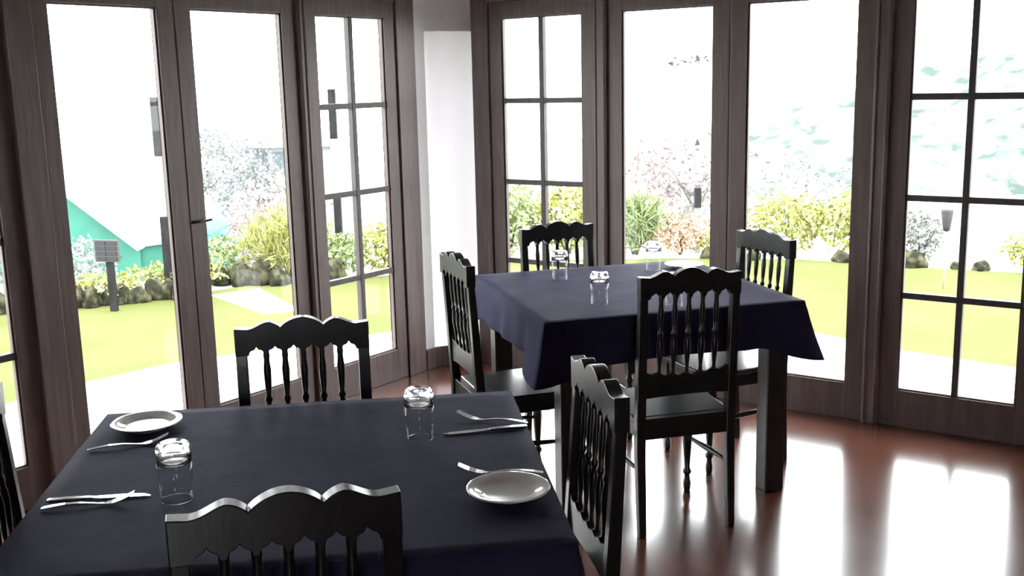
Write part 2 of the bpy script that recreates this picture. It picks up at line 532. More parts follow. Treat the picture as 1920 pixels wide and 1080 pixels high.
# ------------------------------------------------------------------ chairs
CW = 0.392
def crest_top(x):
    """three humps with cusps between, flat shoulders"""
    a = abs(x) / (CW / 2)
    base = 0.0
    if a < 0.32:                       # middle hump
        return 0.028 * cos(a / 0.32 * pi / 2) ** 0.75
    if a < 0.86:
        t = (a - 0.32) / 0.54
        # rises fast to the side hump, then an ogee down to the shoulder
        if t < 0.36: return 0.019 * sin(t / 0.36 * pi / 2) ** 0.8
        u = (t - 0.36) / 0.64
        return 0.019 * (0.5 + 0.5 * cos(u * pi)) - 0.004 * sin(u * pi)
    return 0.003 * (a - 0.86) / 0.14
N_SP = 5
POST = 0.034
GAPW = (CW - 2 * POST) / (N_SP + 1)
def crest_bot(x, amp=0.02):
    xi = x + CW / 2 - POST
    if xi < 0 or xi > CW - 2 * POST: return -0.080
    t = (xi % GAPW) / GAPW
    d = abs(t - .5) * 2               # 0 centre .. 1 spindle
    if d > 0.80: return -0.080
    if d > 0.34: return -0.080 + 0.016 * sqrt(max(0, 1 - ((d - .34) / .46) ** 2))
    return -0.064 + 0.011 * (1 - d / .34) ** 1.6

def spindle_prof(z0, z1):
    H = z1 - z0
    pr = [(0, .0070), (.04, .0072), (.10, .0055), (.20, .0085), (.34, .0120), (.42, .0105), (.48, .0060), (.50, .0098), (.53, .0098), (.55, .0060),
          (.64, .0085), (.80, .0100), (.90, .0070), (.94, .0085), (1, .0068)]
    return [(r * 1.15, z0 + H * t) for t, r in pr]
def leg_prof():
    return [(.0, 0), (.012, 0), (.0145, .012), (.0165, .035), (.012, .055), (.0105, .070), (.0175, .078), (.0175, .088), (.011, .098), (.0135, .14),
            (.0185, .205), (.0205, .245), (.0175, .270), (.0125, .282), (.0195, .292), (.0195, .304), (.014, .312), (.014, .330)]

def make_chair(label, group):
    t = empty('dining_chair')
    tag(t, label, 'chair', group)
    W, B, S = M['chair_wood'], None, M['seat_wood']
    hw = CW / 2
    def yb(z):                         # rake of the back
        return -0.006 - 0.035 * max(0, (z - .45)) / .55 - 0.02 * max(0, (.30 - z)) / .30
    zs = [0, .15, .30, .45, .60, .75, .88, .93]
    for sx in (-1, 1):
        m = MB().bar([(sx * (hw - POST / 2), yb(z), z) for z in zs], [.028, .032, .034, .036, .034, .034, .033, .033],
                     [.028, .032, .036, .038, .034, .030, .028, .026])
        m.build('back_post', W, t, bevel=.003)
    # crest rail
    n = 180
    xs = [-hw + CW * i / n for i in range(n + 1)]
    Z0 = .992
    m = MB().strip([(x, Z0 + crest_top(x)) for x in xs], [(x, Z0 + crest_bot(x)) for x in xs], yb(.95) - .017, yb(.95) + .019)
    m.build('crest_rail', W, t, bevel=.0035)
    # lower rail, gently scalloped on top
    inn = hw - POST + .004
    xs2 = [-inn + 2 * inn * i / 90 for i in range(91)]
    def lt(x):
        xi = x + hw - POST
        q = (xi % GAPW) / GAPW
        return .640 - .014 * cos(x / inn * pi / 2) - (.010 * sin(q * pi) if 0 < xi < CW - 2 * POST else 0)
    m = MB().strip([(x, lt(x)) for x in xs2], [(x, .535 + .006 * cos(x / inn * pi / 2)) for x in xs2], yb(.58) - .009, yb(.58) + .011)
    m.build('lower_rail', W, t, bevel=.002)
    for k in range(N_SP):
        x = -hw + POST + GAPW * (k + 1)
        m = MB(); m.lathe(spindle_prof(.615, .925), seg=12)
        o = m.build('spindle', W, t, loc=(x, 0, 0))
        # follow the rake of the back
        sh = [(v.co.z) for v in o.data.vertices]
        for v in o.data.vertices: v.co.y = v.co.y * .8 + yb(v.co.z) + .001
    # seat
    dep = .395
    prof = []
    fw, bw = .205, hw - .004
    def rounded():
        pts = [(-bw, .012), (-bw, .03)]
        r = .03
        pts = [(-bw + .0, .014)]
        for a in range(0, 91, 15):
            an = math.radians(180 - a); pts.append((-fw + r + r * cos(an), dep - r + r * sin(an)))
        for a in range(0, 91, 15):
            an = math.radians(90 - a); pts.append((fw - r + r * cos(an), dep - r + r * sin(an)))
        pts.append((bw, .014))
        return pts[::-1]
    MB().prism(rounded(), .432, .456).build('seat', S, t, bevel=.007)
    # apron under the seat
    m = MB()
    m.box(-hw + .03, hw - .03, -.016, .0145, .375, .455)
    m.box(-fw + .05, fw - .05, dep - .045, dep - .025, .385, .432)
    m.bar([(-hw + .017, .01, .405), (-fw + .035, dep - .03, .405)], .020, .053, Vector((1, 0, 0)))
    m.bar([(hw - .017, .01, .405), (fw - .035, dep - .03, .405)], .020, .053, Vector((1, 0, 0)))
    m.build('apron', W, t, bevel=.002)
    for sx in (-1, 1):
        m = MB().lathe(leg_prof(), seg=16)
        m.box(-.019, .019, -.019, .019, .328, .432)
        m.build('leg', W, t, loc=(sx * (fw - .035), dep - .038, 0))
    for sx in (-1, 1):
        m = MB()
        a = Vector((sx * (hw - .017), 0, .255)); b = Vector((sx * (fw - .035), dep - .038, .235))
        rs = [.0075, .0085, .0105, .0125, .0105, .0085, .0075]
        m.tube([a.lerp(b, i / 6) for i in range(7)], rs, 10)
        m.build('stretcher', W, t)
    return t

G_A, G_B = 'carved dark chairs around the near table', 'carved dark chairs around the far table'
chairs = [
 (( .640, 3.780), .247, 'near-black chair with its back to the camera at the far table, on the open floor', G_B),
 ((-.215, 4.219), -1.244, 'near-black chair side-on beside the white wall, at the left of the far table', G_B),
 (( .225, 5.125), .436 + pi, 'near-black chair behind the far table, before the gridded door right of the white wall', G_B),
 ((1.127, 4.686), -1.169 + pi, 'near-black chair at the right end of the far table, before the wide plain window', G_B),
 (( .197, 2.464), -1.378 + pi, 'near-black chair side-on at the right of the near table, seat tucked under its cloth', G_A),
 ((-.627, 3.089), .186 + pi, 'near-black chair facing the camera behind the near table, before the left doors', G_A),
 ((-.395, 1.718), .281, 'near-black chair nearest the camera, its carved crest cutting across the near table', G_A),
 ((-1.225, 2.335), -1.35, 'near-black chair cut off by the left edge of the photo, beside the near table', G_A),
]
c0 = make_chair(chairs[0][2], chairs[0][3])
chairs = [((p[0] - .032 * sin(a), p[1] + .032 * cos(a)), a, l, g) for p, a, l, g in chairs]
for i, (p, a, lab, g) in enumerate(chairs):
    if i == 0:
        c0.location = (p[0], p[1], 0); c0.rotation_euler[2] = a
    else:
        dup(c0, (p[0], p[1], 0), a, lab, g)

# ------------------------------------------------------------------ tables and cloths
TH = 0.80
def make_table(x, y, a, w, d, label):
    t = tag(empty('dining_table', (x, y, 0), a), label, 'table')
    hw, hd = w / 2 - .006, d / 2 - .006
    MB().box(-hw, hw, -hd, hd, TH - .032, TH - .004).build('tabletop', M['table_wood'], t, bevel=.004)
    m = MB(); i = .055
    for s in (-1, 1):
        m.box(-hw + i, hw - i, s * (hd - i) - .011, s * (hd - i) + .011, TH - .12, TH - .032)
        m.box(s * (hw - i) - .011, s * (hw - i) + .011, -hd + i + .011, hd - i - .011, TH - .12, TH - .032)
    m.build('apron', M['table_wood'], t)
    for sx in (-1, 1):
        for sy in (-1, 1):
            cx, cy = sx * (hw - .10), sy * (hd - .055)
            MB().box(cx - .042, cx + .042, cy - .042, cy + .042, 0, TH - .032).build('leg', M['table_wood'], t, bevel=.004)
    return t

def make_cloth(x, y, a, w, d, drop, label, seed):
    rnd = random.Random(seed)
    hw, hd = w / 2, d / 2
    vs, fs = [], []
    r = .012
    # perimeter samples of a rounded rectangle, with outward normals
    per = []
    ns = 46
    def side(p, q, nv):
        for i in range(ns):
            t = i / ns
            per.append((p[0] + (q[0] - p[0]) * t, p[1] + (q[1] - p[1]) * t, nv[0], nv[1], t))
    cs = [(hw, hd), (-hw, hd), (-hw, -hd), (hw, -hd)]
    nv = [(0, 1), (-1, 0), (0, -1), (1, 0)]
    for k in range(4):
        p, q = cs[k], cs[(k + 1) % 4]
        for i in range(ns):
            t = i / ns
            # normals blend towards the diagonal close to the corners
            n0 = Vector(nv[k])
            e = 0
            if t < .10: e = 1 - t / .10; n1 = Vector((nv[(k - 1) % 4]))
            elif t > .90: e = (t - .90) / .10; n1 = Vector((nv[(k + 1) % 4]))
            if e > 0: n0 = (n0 + n1 * e).normalized() * (1 + .0 * e)
            per.append((p[0] + (q[0] - p[0]) * t, p[1] + (q[1] - p[1]) * t, n0.x, n0.y, t))
    n = len(per)
    # top surface: concentric rings from the centre out
    K = 14
    vs.append((0, 0, TH))
    for j in range(1, K + 1):
        s = j / K
        for (px, py, nx, ny, t) in per:
            X, Y = px * s, py * s
            z = TH + (.0006 * noise.noise(Vector((X * 6 + seed, Y * 6, 0))) if s < 1 else 0)
            vs.append((X, Y, z))
    for i in range(n): fs.append((0, 1 + i, 1 + (i + 1) % n))
    for j in range(K - 1):
        for i in range(n):
            a0 = 1 + j * n + i; b0 = 1 + j * n + (i + 1) % n
            fs.append((a0, a0 + n, b0 + n, b0))
    base = 1 + (K - 1) * n
    R = 14
    for j in range(1, R + 1):
        f = j / R
        for i, (px, py, nx, ny, t) in enumerate(per):
            cor = max(0, 1 - min(t, 1 - t) / .20)
            cor2 = cor * cor * (3 - 2 * cor)
            dr = drop * (1 + .42 * cor2)
            per_len = i / n
            rip = .010 * sin(per_len * 2 * pi * 13 + seed) + .008 * sin(per_len * 2 * pi * 23 + 1.3 * seed)
            out = .004 + .016 * f + rip * f * (.35 + .65 * (1 - cor2)) * .6 + .068 * cor2 * f ** 1.3
            wob = .004 * sin(per_len * 2 * pi * 9 + seed)
            z = TH - .004 * min(1, f * 6) - (dr + wob) * f
            if f <= .08: out = .004
            vs.append((px + nx * out, py + ny * out, z))
    for j in range(R):
        for i in range(n):
            a0 = base + j * n + i; b0 = base + j * n + (i + 1) % n
            fs.append((a0, a0 + n, b0 + n, b0))
    m = MB().add(vs, fs, True)
    o = m.build('tablecloth', M['cloth'], loc=(x, y, 0), rz=a)
    so = o.modifiers.new('solid', 'SOLIDIFY'); so.thickness = .0015; so.offset = 1
    return tag(o, label, 'tablecloth', 'dark navy tablecloths')

T1 = (-.511, 2.407, .121, 1.136, 1.063)
T2 = (.498, 4.544, .275, 1.092, 1.083)
make_table(*T1, 'dark wooden square table nearest the camera, hidden under a navy cloth')
make_table(*T2, 'dark wooden square table with thick square legs standing by the corner windows')
make_cloth(*T1, .20, 'dark navy tablecloth on the near table, set with plates and cutlery', 3)
make_cloth(*T2, .165, 'dark navy tablecloth on the far table, pointed corners hanging down', 7)
TZ = TH + .0018

# ------------------------------------------------------------------ tableware
def make_tumbler():
    o = MB()
    H = .132
    body = [(.0376, H - .046), (.0370, .05), (.0345, 0), (.0325, 0), (.0350, .05), (.0352, H - .046), (.0376, H - .046)]
    o.lathe(body, seg=40)
    b = MB()
    b.lathe([(0, H), (.024, H), (.031, H - .002), (.0362, H - .008), (.0380, H - .020), (.0376, H - .0455), (.0352, H - .0455), (.0325, H - .034), (.026, H - .026),
             (.015, H - .021), (0, H - .020)], seg=40)
    return o, b
GL = 'upturned glass tumblers'
tl = [((-.749, 2.224), 'upturned clear tumbler on the near table by the left knife, behind the front chair', ),
      ((-.243, 2.600), 'upturned clear tumbler on the near table, at the tips of the right-hand knife'),
      ((.351, 4.201), 'upturned clear tumbler nearest the front edge of the far table'),
      ((.219, 4.771), 'upturned clear tumbler on the far table, before the chair by the gridded door'),
      ((.670, 4.962), 'upturned clear tumbler at the back edge of the far table'),
      ((.606, 4.022), 'upturned clear tumbler on the far table, seen through the spindles of a chair back')]
# the last one stands clear of the table edge
tl[5] = ((.640, 4.130), tl[5][1])
_b, _c = make_tumbler()
tm0 = _b.build('drinking_glass', M['thin_glass'], loc=(*tl[0][0], TZ))
_c.build('glass_base', M['tumbler'], tm0)
tag(tm0, tl[0][1], 'glass', GL)
for p, lab in tl[1:]:
    dup(tm0, (*p, TZ), 0, lab)

def make_plate():
    R = .092
    out = [(0, .003), (.048, .003), (.050, 0), (.055, 0), (.058, .004), (R - .012, .013), (R, .017)]
    inn = [(R, .0195), (R - .004, .0195), (R - .022, .0135), (R - .034, .0078), (R - .042, .0065), (0, .0065)]
    return MB().lathe(out + inn, seg=64)
pl0 = make_plate().build('side_plate', M['china'], loc=(-.985, 2.735, TZ))
tag(pl0, 'round white side plate at the far left corner of the near table', 'plate', 'white side plates')
for p, lab in (((-.018, 2.205), 'round white side plate at the right edge of the near table'),
               ((.820, 4.990), 'round white side plate at the back corner of the far table')):
    c = pl0.copy(); COL.objects.link(c); c.location = (*p, TZ); c['label'] = lab

def put(root, start, end, flip=False):
    a = math.atan2(end[1] - start[1], end[0] - start[0])
    root.location = (start[0], start[1], TZ); root.rotation_euler[2] = a
def make_fork():
    t = empty('fork')
    L = .195
    def zc(x):
        k = x / L
        if k < .62: return .0035 + .006 * sin(k / .62 * pi)
        u = (k - .62) / .38
        return .0035 + .020 * u ** 1.6 - .002 * sin(u * pi) + .0
    pts = [0, .006, .02, .05, .08, .10, .118, .130]
    ws = [.010, .014, .0155, .012, .008, .006, .006, .008]
    MB().bar([(x, 0, zc(x)) for x in pts], ws, [.0025] * 4 + [.003] * 4, Vector((0, 1, 0))).build('handle', M['steel'], t, bevel=.0008)
    m = MB()
    m.bar([(x, 0, zc(x)) for x in (.129, .138, .148, .154)], [.008, .018, .0225, .023], .002, Vector((0, 1, 0)))
    for k in range(4):
        y = (k - 1.5) * .0063
        m.bar([(x, y, zc(x)) for x in (.153, .170, .185, L)], [.0036, .0032, .0028, .0016], .0018, Vector((0, 1, 0)))
    m.build('tines', M['steel'], t)
    return t
def make_knife():
    t = empty('table_knife')
    MB().bar([(0, 0, .004), (.006, 0, .004), (.04, 0, .0045), (.085, 0, .0045), (.10, 0, .004)], [.010, .016, .017, .0135, .010], [.004, .006, .0065, .006, .005],
             Vector((0, 1, 0))).build('handle', M['steel'], t, bevel=.0012)
    m = MB()
    m.bar([(.099, 0, .004), (.115, .001, .0035), (.17, .002, .003), (.205, .001, .0025), (.222, -.003, .002)], [.010, .016, .019, .016, .004],
          [.003, .0022, .002, .0018, .001], Vector((0, 1, 0)))
    m.build('blade', M['steel'], t)
    return t
fk = make_fork(); tag(fk, 'steel fork lying between the left white plate and the left tumbler', 'fork', 'steel forks on the near table')
put(fk, (-1.074, 2.553), (-.885, 2.612))
def dfork(s, e, lab):
    r = dup(fk, (0, 0, 0), 0, lab); put(r, s, e); return r
dfork((-1.030, 2.178), (-.865, 2.206), 'steel fork beside the knife at the left edge of the near table')
dfork((.033, 2.690), (-.173, 2.750), 'steel fork crossing beside the right-hand knife on the near table')
dfork((.061, 2.325), (-.123, 2.337), 'steel fork lying just above the right-hand white plate')
kn = make_knife(); tag(kn, 'steel table knife at the left edge of the near table', 'knife', 'steel knives on the near table')
put(kn, (-1.036, 2.222), (-.799, 2.249))
r = dup(kn, (0, 0, 0), 0, 'steel table knife pointing at the tumbler from the right edge of the near table'); put(r, (.031, 2.662), (-.211, 2.612))

# ------------------------------------------------------------------ outdoors: ground
GZ = -0.15
def ground_z(x, y):
    edge = 10.6 + .25 * sin(x * .8)
    r = max(0, y - edge)
    side = max(0, abs(x) - 14)
    k = min(1, max(0, (x + 1.5) / 3.5))
    k = k * k * (3 - 2 * k)
    return GZ - (1 - k) * min(4.2, .36 * r) - k * min(2.2, .085 * r)
vs, fs = [], []
xs = [-45 + 1.5 * i for i in range(61)]
ys = [-8 + .8 * i for i in range(24)] + [11.2 + 1.8 * i for i in range(36)]
for y in ys:
    for x in xs:
        vs.append((x, y, ground_z(x, y) - .02))
nx = len(xs)
for j in range(len(ys) - 1):
    for i in range(nx - 1):
        fs.append((j * nx + i, j * nx + i + 1, (j + 1) * nx + i + 1, (j + 1) * nx + i))
struct(MB().add(vs, fs, True).build('ground', M['valley']))
struct(MB().prism([(-9, 2.0), (9, 2.0), (9, 6.0), (6.4, 7.9), (4.7, 9.65), (3.8, 10.1), (2.95, 10.65), (1.6, 10.9), (.2, 11.0), (-1.6, 10.1), (-2.2, 10.15), (-2.85, 9.62), (-3.6, 9.12),
                   (-4.8, 8.70), (-9, 7.2)], GZ - .02, GZ - .004).build('lawn', M['lawn']))
struct(MB().prism([(-8, 1.0), (-4.2, 4.2), (-2.86, 6.50), (-2.31, 7.07), (-1.15, 7.72), (.3, 8.45), (1.5, 8.35), (2.15, 7.55), (2.60, 6.95), (3.15, 6.46), (4.6, 5.4), (8, 2.6), (8, -6), (-8, -6)],
                  GZ - .015, GZ + .004).build('patio', M['concrete']))
struct(MB().prism([(-2.72, 9.45), (-2.05, 8.6), (-1.75, 8.7), (-2.35, 9.75)], GZ - .012, GZ).build('garden_path', M['concrete']))

# far hillside on the right
vs, fs = [], []
NX, NY = 90, 24
for j in range(NY + 1):
    v = j / NY
    for i in range(NX + 1):
        u = i / NX
        x = 7.5 + 40 * u; y = 30 + 16 * v - 4 * u
        top = -1.0 + 3.6 * min(1, u * 2.2) + 3 * u
        prof = sin(min(1, v * 1.25) * pi / 2)
        z = -2.6 + (top + 2.6) * prof
        z += .55 * noise.noise(Vector((x * .6, y * .6, 1))) + .3 * noise.noise(Vector((x * 1.7, y * 1.7, 4)))
        vs.append((x, y, z))
for j in range(NY):
    for i in range(NX):
        fs.append((j * (NX + 1) + i, j * (NX + 1) + i + 1, (j + 1) * (NX + 1) + i + 1, (j + 1) * (NX + 1) + i))
hill = struct(MB().add(vs, fs, True).build('hillside', M['hill']))

# ------------------------------------------------------------------ plants
def leaves(m, rnd, cx, cy, cz, rx, ry, rz, n, size, shell=.45, upright=0.0):
    for _ in range(n):
        while True:
            p = Vector((rnd.uniform(-1, 1), rnd.uniform(-1, 1), rnd.uniform(-1, 1)))
            l = p.length
            if 1 >= l > shell * rnd.random(): break
        lump = 1 + .28 * noise.noise(Vector((p.x * 2.3 + cx, p.y * 2.3 + cy, p.z * 2.3)))
        c = Vector((cx + p.x * rx * lump, cy + p.y * ry * lump, cz + p.z * rz * lump))
        if c.z < GZ - .02 and cz > GZ - .5: c.z = GZ + .02 * rnd.random()
        d = Vector((rnd.gauss(0, 1), rnd.gauss(0, 1), rnd.gauss(0, 1) + upright * 2)).normalized()
        s = d.cross(Vector((rnd.gauss(0, 1), rnd.gauss(0, 1), rnd.gauss(0, 1)))).normalized()
        L = size * rnd.uniform(.7, 1.4); w = L * (.28 if upright < .5 else .09)
        if upright >= .5: L *= 2.2
        k = d.cross(s) * (L * .08)
        m.add([c, c + d * L * .5 + s * w + k, c + d * L, c + d * L * .5 - s * w + k], [(0, 1, 2), (0, 2, 3)])

def shrub(name, label, cat, x, y, rx, ry, h, n, size, material, group=None, upright=0, z0=GZ, stems=5, cm='bark', seed=1):
    rnd = random.Random(seed * 7 + int(x * 100) + int(y * 10))
    t = tag(empty(name, (x, y, z0)), label, cat, group)
    m = MB(); leaves(m, rnd, 0, 0, h * .52, rx, ry, h * .5, n, size, upright=upright)
    # keep leaves above the soil
    m.v = [(a, b, max(c, .0)) for a, b, c in m.v]
    m.build('foliage', M[material], t, fix=False)
    s = MB()
    for k in range(stems):
        a = rnd.uniform(0, 2 * pi)
        e = Vector((cos(a) * rx * .5, sin(a) * ry * .5, h * .6))
        s.tube([(e.x * .1, e.y * .1, -.02), (e.x * .5, e.y * .5, h * .3), e], [.018 * h + .006, .012 * h + .004, .004], 6)
    s.build('stems', M[cm], t)
    return t

GB = 'garden shrubs'
# seen through the far-left gridded door and the first plain pane
shrub('garden_shrub', 'leafy green shrub seen through the door at the left edge', 'shrub', -5.0, 9.6, .75, .5, .85, 1300, .075, 'leaf_cool', GB)
shrub('garden_shrub', 'pale leafy shrub left of the small signboard', 'shrub', -4.10, 9.75, .42, .35, .52, 900, .055, 'leaf_pale', GB)
shrub('garden_shrub', 'low pale shrub right of the small signboard, below the green building', 'shrub', -3.15, 9.80, .50, .30, .26, 700, .05, 'leaf_yellow', GB)
shrub('garden_shrub', 'low yellow-green shrub under the small signboard', 'shrub', -3.7, 9.30, .40, .25, .24, 500, .055, 'leaf_yellow', GB)
shrub('garden_shrub', 'spiky yellow-green shrub seen through the second plain pane', 'shrub', -2.20, 10.35, .42, .38, .62, 1600, .060, 'leaf_yellow', GB, upright=.8)
shrub('garden_shrub', 'low green shrub left of the spiky yellow-green shrub', 'shrub', -2.95, 10.35, .38, .3, .42, 700, .06, 'leaf_green', GB)
shrub('garden_shrub', 'pale shrub with red flowers behind the spiky yellow-green shrub', 'shrub', -2.55, 11.5, .55, .5, 1.25, 1300, .07, 'leaf_pink', GB, z0=GZ - .3)
# gridded door left of the white column
shrub('garden_shrub', 'yellow-green shrub behind the gridded door left of the white wall, left panes', 'shrub', -1.72, 10.35, .34, .3, .42, 900, .06, 'leaf_green', GB)
shrub('garden_shrub', 'yellow-green shrub behind the gridded door left of the white wall, right panes', 'shrub', -1.20, 10.55, .40, .3, .50, 1000, .06, 'leaf_yellow', GB)
# gridded door right of the column
shrub('garden_shrub', 'bushy green shrub behind the gridded door right of the white wall, left panes', 'shrub', -.02, 11.4, .34, .4, .78, 1200, .075, 'leaf_green', GB)
shrub('garden_shrub', 'bushy yellow-green shrub behind the gridded door right of the white wall, right panes', 'shrub', .62, 11.5, .42, .4, .72, 1200, .07, 'leaf_yellow', GB)
# plain pane W5
shrub('garden_shrub', 'bright green grassy shrub at the left of the middle plain pane', 'shrub', 1.33, 11.3, .36, .3, .56, 1000, .08, 'leaf_green', GB, upright=.6)
shrub('garden_shrub', 'low orange-red shrub in the middle plain pane', 'shrub', 1.82, 11.25, .36, .3, .40, 800, .06, 'leaf_red', GB)
shrub('garden_shrub', 'low yellow-green shrub beside the stones in the middle plain pane', 'shrub', 2.30, 11.1, .36, .25, .26, 600, .055, 'leaf_yellow', GB)
# plain pane W6
shrub('garden_shrub', 'yellow-green shrub behind the chair at the right end of the far table', 'shrub', 2.92, 11.15, .42, .35, .62, 1100, .065, 'leaf_yellow', GB)
shrub('garden_shrub', 'rounded yellow shrub in the right-hand plain pane', 'shrub', 3.62, 10.9, .46, .38, .66, 1400, .065, 'leaf_yellow', GB)
# door at the right
shrub('garden_shrub', 'grey-green shrub in the left panes of the right-hand gridded door', 'shrub', 4.02, 10.35, .26, .25, .50, 700, .06, 'leaf_pale', GB)
shrub('garden_shrub', 'yellow-green shrub at the right edge of the photo', 'shrub', 4.95, 9.85, .30, .28, .34, 700, .055, 'leaf_yellow', GB)

# pale trees
def tree(label, x, y, z0, h, cr, n, size, leafm, barkm, seed, cz=.72, zr=.32, branches=9):
    rnd = random.Random(seed)
    t = tag(empty('garden_tree', (x, y, z0)), label, 'tree', 'garden trees')
    s = MB(); m = MB()
    s.tube([(0, 0, 0), (.05 * h, 0, h * .3), (.0, .03 * h, h * .6), (.04 * h, 0, h * .9)], [.03 * h, .022 * h, .015 * h, .005 * h], 7)
    for k in range(branches):
        a = rnd.uniform(0, 2 * pi); zz = rnd.uniform(.35, .75) * h
        l = cr * rnd.uniform(.6, 1.05)
        e = Vector((cos(a) * l, sin(a) * l, zz + rnd.uniform(.1, .3) * h))
        b = Vector((.02 * h, 0, zz))
        md = b.lerp(e, .5) + Vector((0, 0, .05 * h))
        s.tube([b, md, e], [.010 * h, .006 * h, .002 * h], 5)
        for q in range(3):
            e2 = e + Vector((rnd.uniform(-.4, .4), rnd.uniform(-.4, .4), rnd.uniform(-.15, .35))) * cr
            s.tube([md.lerp(e, q / 3), e2], [.004 * h, .0012 * h], 4)
        leaves(m, rnd, e.x, e.y, e.z, cr * .42, cr * .42, cr * .30, n // branches, size)
    leaves(m, rnd, 0, 0, h * cz, cr * .8, cr * .8, h * zr, n // 2, size)
    s.build('branches', M[barkm], t)
    m.build('foliage', M[leafm], t, fix=False)
    return t
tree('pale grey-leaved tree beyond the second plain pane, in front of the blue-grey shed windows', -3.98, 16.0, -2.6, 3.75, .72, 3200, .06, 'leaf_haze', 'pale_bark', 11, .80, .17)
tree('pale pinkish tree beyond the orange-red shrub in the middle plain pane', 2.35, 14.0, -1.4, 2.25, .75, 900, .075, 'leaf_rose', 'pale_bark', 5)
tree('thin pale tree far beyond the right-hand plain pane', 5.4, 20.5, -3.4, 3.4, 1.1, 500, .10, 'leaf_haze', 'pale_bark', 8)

# slender tree outside the middle post: one hanging twig shows in the middle plain pane
t = tag(empty('slender_tree', (1.70, 8.35, GZ)), 'slender tree outside, its small twig hanging high in the middle plain pane', 'tree')
s = MB()
s.tube([(0, 0, -.02), (.01, .02, .9), (-.01, .0, 1.7), (.0, 0, 2.6), (.02, .02, 3.4)], [.032, .026, .022, .016, .006], 8)
s.tube([(0, 0, 2.02), (-.12, -.02, 2.03), (-.26, -.03, 1.98), (-.46, -.05, 1.95)], [.006, .005, .004, .002], 5)
s.build('trunk', M['pale_bark'], t)
m = MB(); rnd = random.Random(4)
for k in range(26):
    q = rnd.random(); c = Vector((-.16 - .32 * q, -.04, 1.985 - .035 * q + rnd.uniform(-.02, .02)))
    d = Vector((rnd.uniform(-1, 1), rnd.uniform(-.5, .5), rnd.uniform(-1, .2))).normalized(); s2 = d.cross(Vector((0, 1, .3))).normalized()
    L = rnd.uniform(.025, .05)
    m.add([c, c + d * L * .5 + s2 * L * .25, c + d * L, c + d * L * .5 - s2 * L * .25], [(0, 1, 2, 3)])
for k in range(60):
    c = Vector((rnd.uniform(-.3, .3), rnd.uniform(-.3, .3), rnd.uniform(2.7, 3.5)))
    d = Vector((rnd.uniform(-1, 1), rnd.uniform(-1, 1), rnd.uniform(-1, .2))).normalized(); s2 = d.cross(Vector((0, 1, .3))).normalized()
    L = rnd.uniform(.05, .09)
    m.add([c, c + d * L * .5 + s2 * L * .25, c + d * L, c + d * L * .5 - s2 * L * .25], [(0, 1, 2, 3)])
m.build('foliage', M['leaf_twig'], t, fix=False)

# ------------------------------------------------------------------ stones
def stone(x, y, r, h, label, group, seed, z0=GZ):
    rnd = random.Random(seed)
    bm = bmesh.new(); bmesh.ops.create_icosphere(bm, subdivisions=3, radius=1)
    for v in bm.verts:
        k = 1 + .30 * noise.noise(v.co * 1.6 + Vector((seed * 3.1, 0, 0))) + .10 * noise.noise(v.co * 5 + Vector((0, seed, 0)))
        v.co = Vector((v.co.x * r * k, v.co.y * r * .75 * k, max(-.2, v.co.z * k) * h))
    me = bpy.data.meshes.new('garden_stone'); bm.to_mesh(me); bm.free()
    for p in me.polygons: p.use_smooth = True
    me.materials.append(M['stone'])
    o = bpy.data.objects.new('garden_stone', me); COL.objects.link(o)
    o.location = (x, y, z0 + .2 * h - .01); o.rotation_euler[2] = rnd.uniform(0, 3)
    return tag(o, label, 'stone', group)
k = 0
GS = 'mossy edging stones behind the small signboard'
rs = random.Random(21)
ORD = ['first', 'second', 'third', 'fourth', 'fifth', 'sixth', 'seventh', 'eighth', 'ninth', 'tenth', 'eleventh', 'twelfth', 'thirteenth', 'fourteenth',
       'fifteenth', 'sixteenth', 'seventeenth', 'last']
for i in range(18):
    u = i / 17
    x = -4.80 + 1.95 * u; y = 8.72 + .72 * u + .06 * rs.uniform(-1, 1)
    stone(x, y, .082 + .03 * rs.random(), .10 + .07 * rs.random(), 'mossy edging stone, %s from the left in the row behind the small signboard' % ORD[i], GS, i + 1)
for (x, y, r, h, lab) in ((-2.78, 10.10, .13, .12, 'dark mossy rock at the left end of the little pile below the spiky shrub'),
                          (-2.58, 10.04, .14, .18, 'taller dark mossy rock in the little pile below the spiky shrub'),
                          (-2.38, 9.98, .14, .20, 'tallest dark mossy rock in the little pile below the spiky shrub'),
                          (-2.20, 9.94, .12, .13, 'dark mossy rock at the right end of the little pile below the spiky shrub'),
                          (-1.70, 10.02, .12, .20, 'dark rounded rock behind the gridded door left of the white wall'),
                          (2.05, 10.88, .10, .10, 'small grey rock in the middle plain pane, left one'),
                          (2.48, 10.75, .10, .09, 'small grey rock in the middle plain pane, right one'),
                          (3.30, 10.50, .11, .09, 'small rock below the rounded yellow shrub'),
                          (3.87, 10.12, .14, .13, 'dark rock in the lower left panes of the right-hand gridded door'),
                          (4.22, 9.95, .07, .06, 'tiny rock between two larger ones in the right-hand gridded door'),
                          (4.42, 9.86, .10, .08, 'dark rock right of the muntin in the right-hand gridded door'),
                          (4.86, 9.52, .10, .08, 'dark rock at the right edge of the photo')):
    k += 1
    stone(x, y, r, h, lab, 'single garden rocks', 40 + k)

# ------------------------------------------------------------------ signboard, poles, lantern
t = tag(empty('signboard', (-3.383, 8.877, GZ), -.25), 'small grey signboard with rows of panels on a short dark post on the lawn', 'sign')
MB().box(-.028, .028, -.02, .02, -.02, .46).build('post', M['grey_post'], t)
MB().box(-.115, .115, -.034, -.020, .425, .610).build('board', M['sign_pale'], t)
m = MB()
for r_ in range(4):
    for c_ in range(2):
        m.box(-.100 + .102 * c_, -.006 + .104 * c_, -.040, -.034, .435 + .044 * r_, .467 + .044 * r_)
m.build('slats', M['sign_dark'], t)

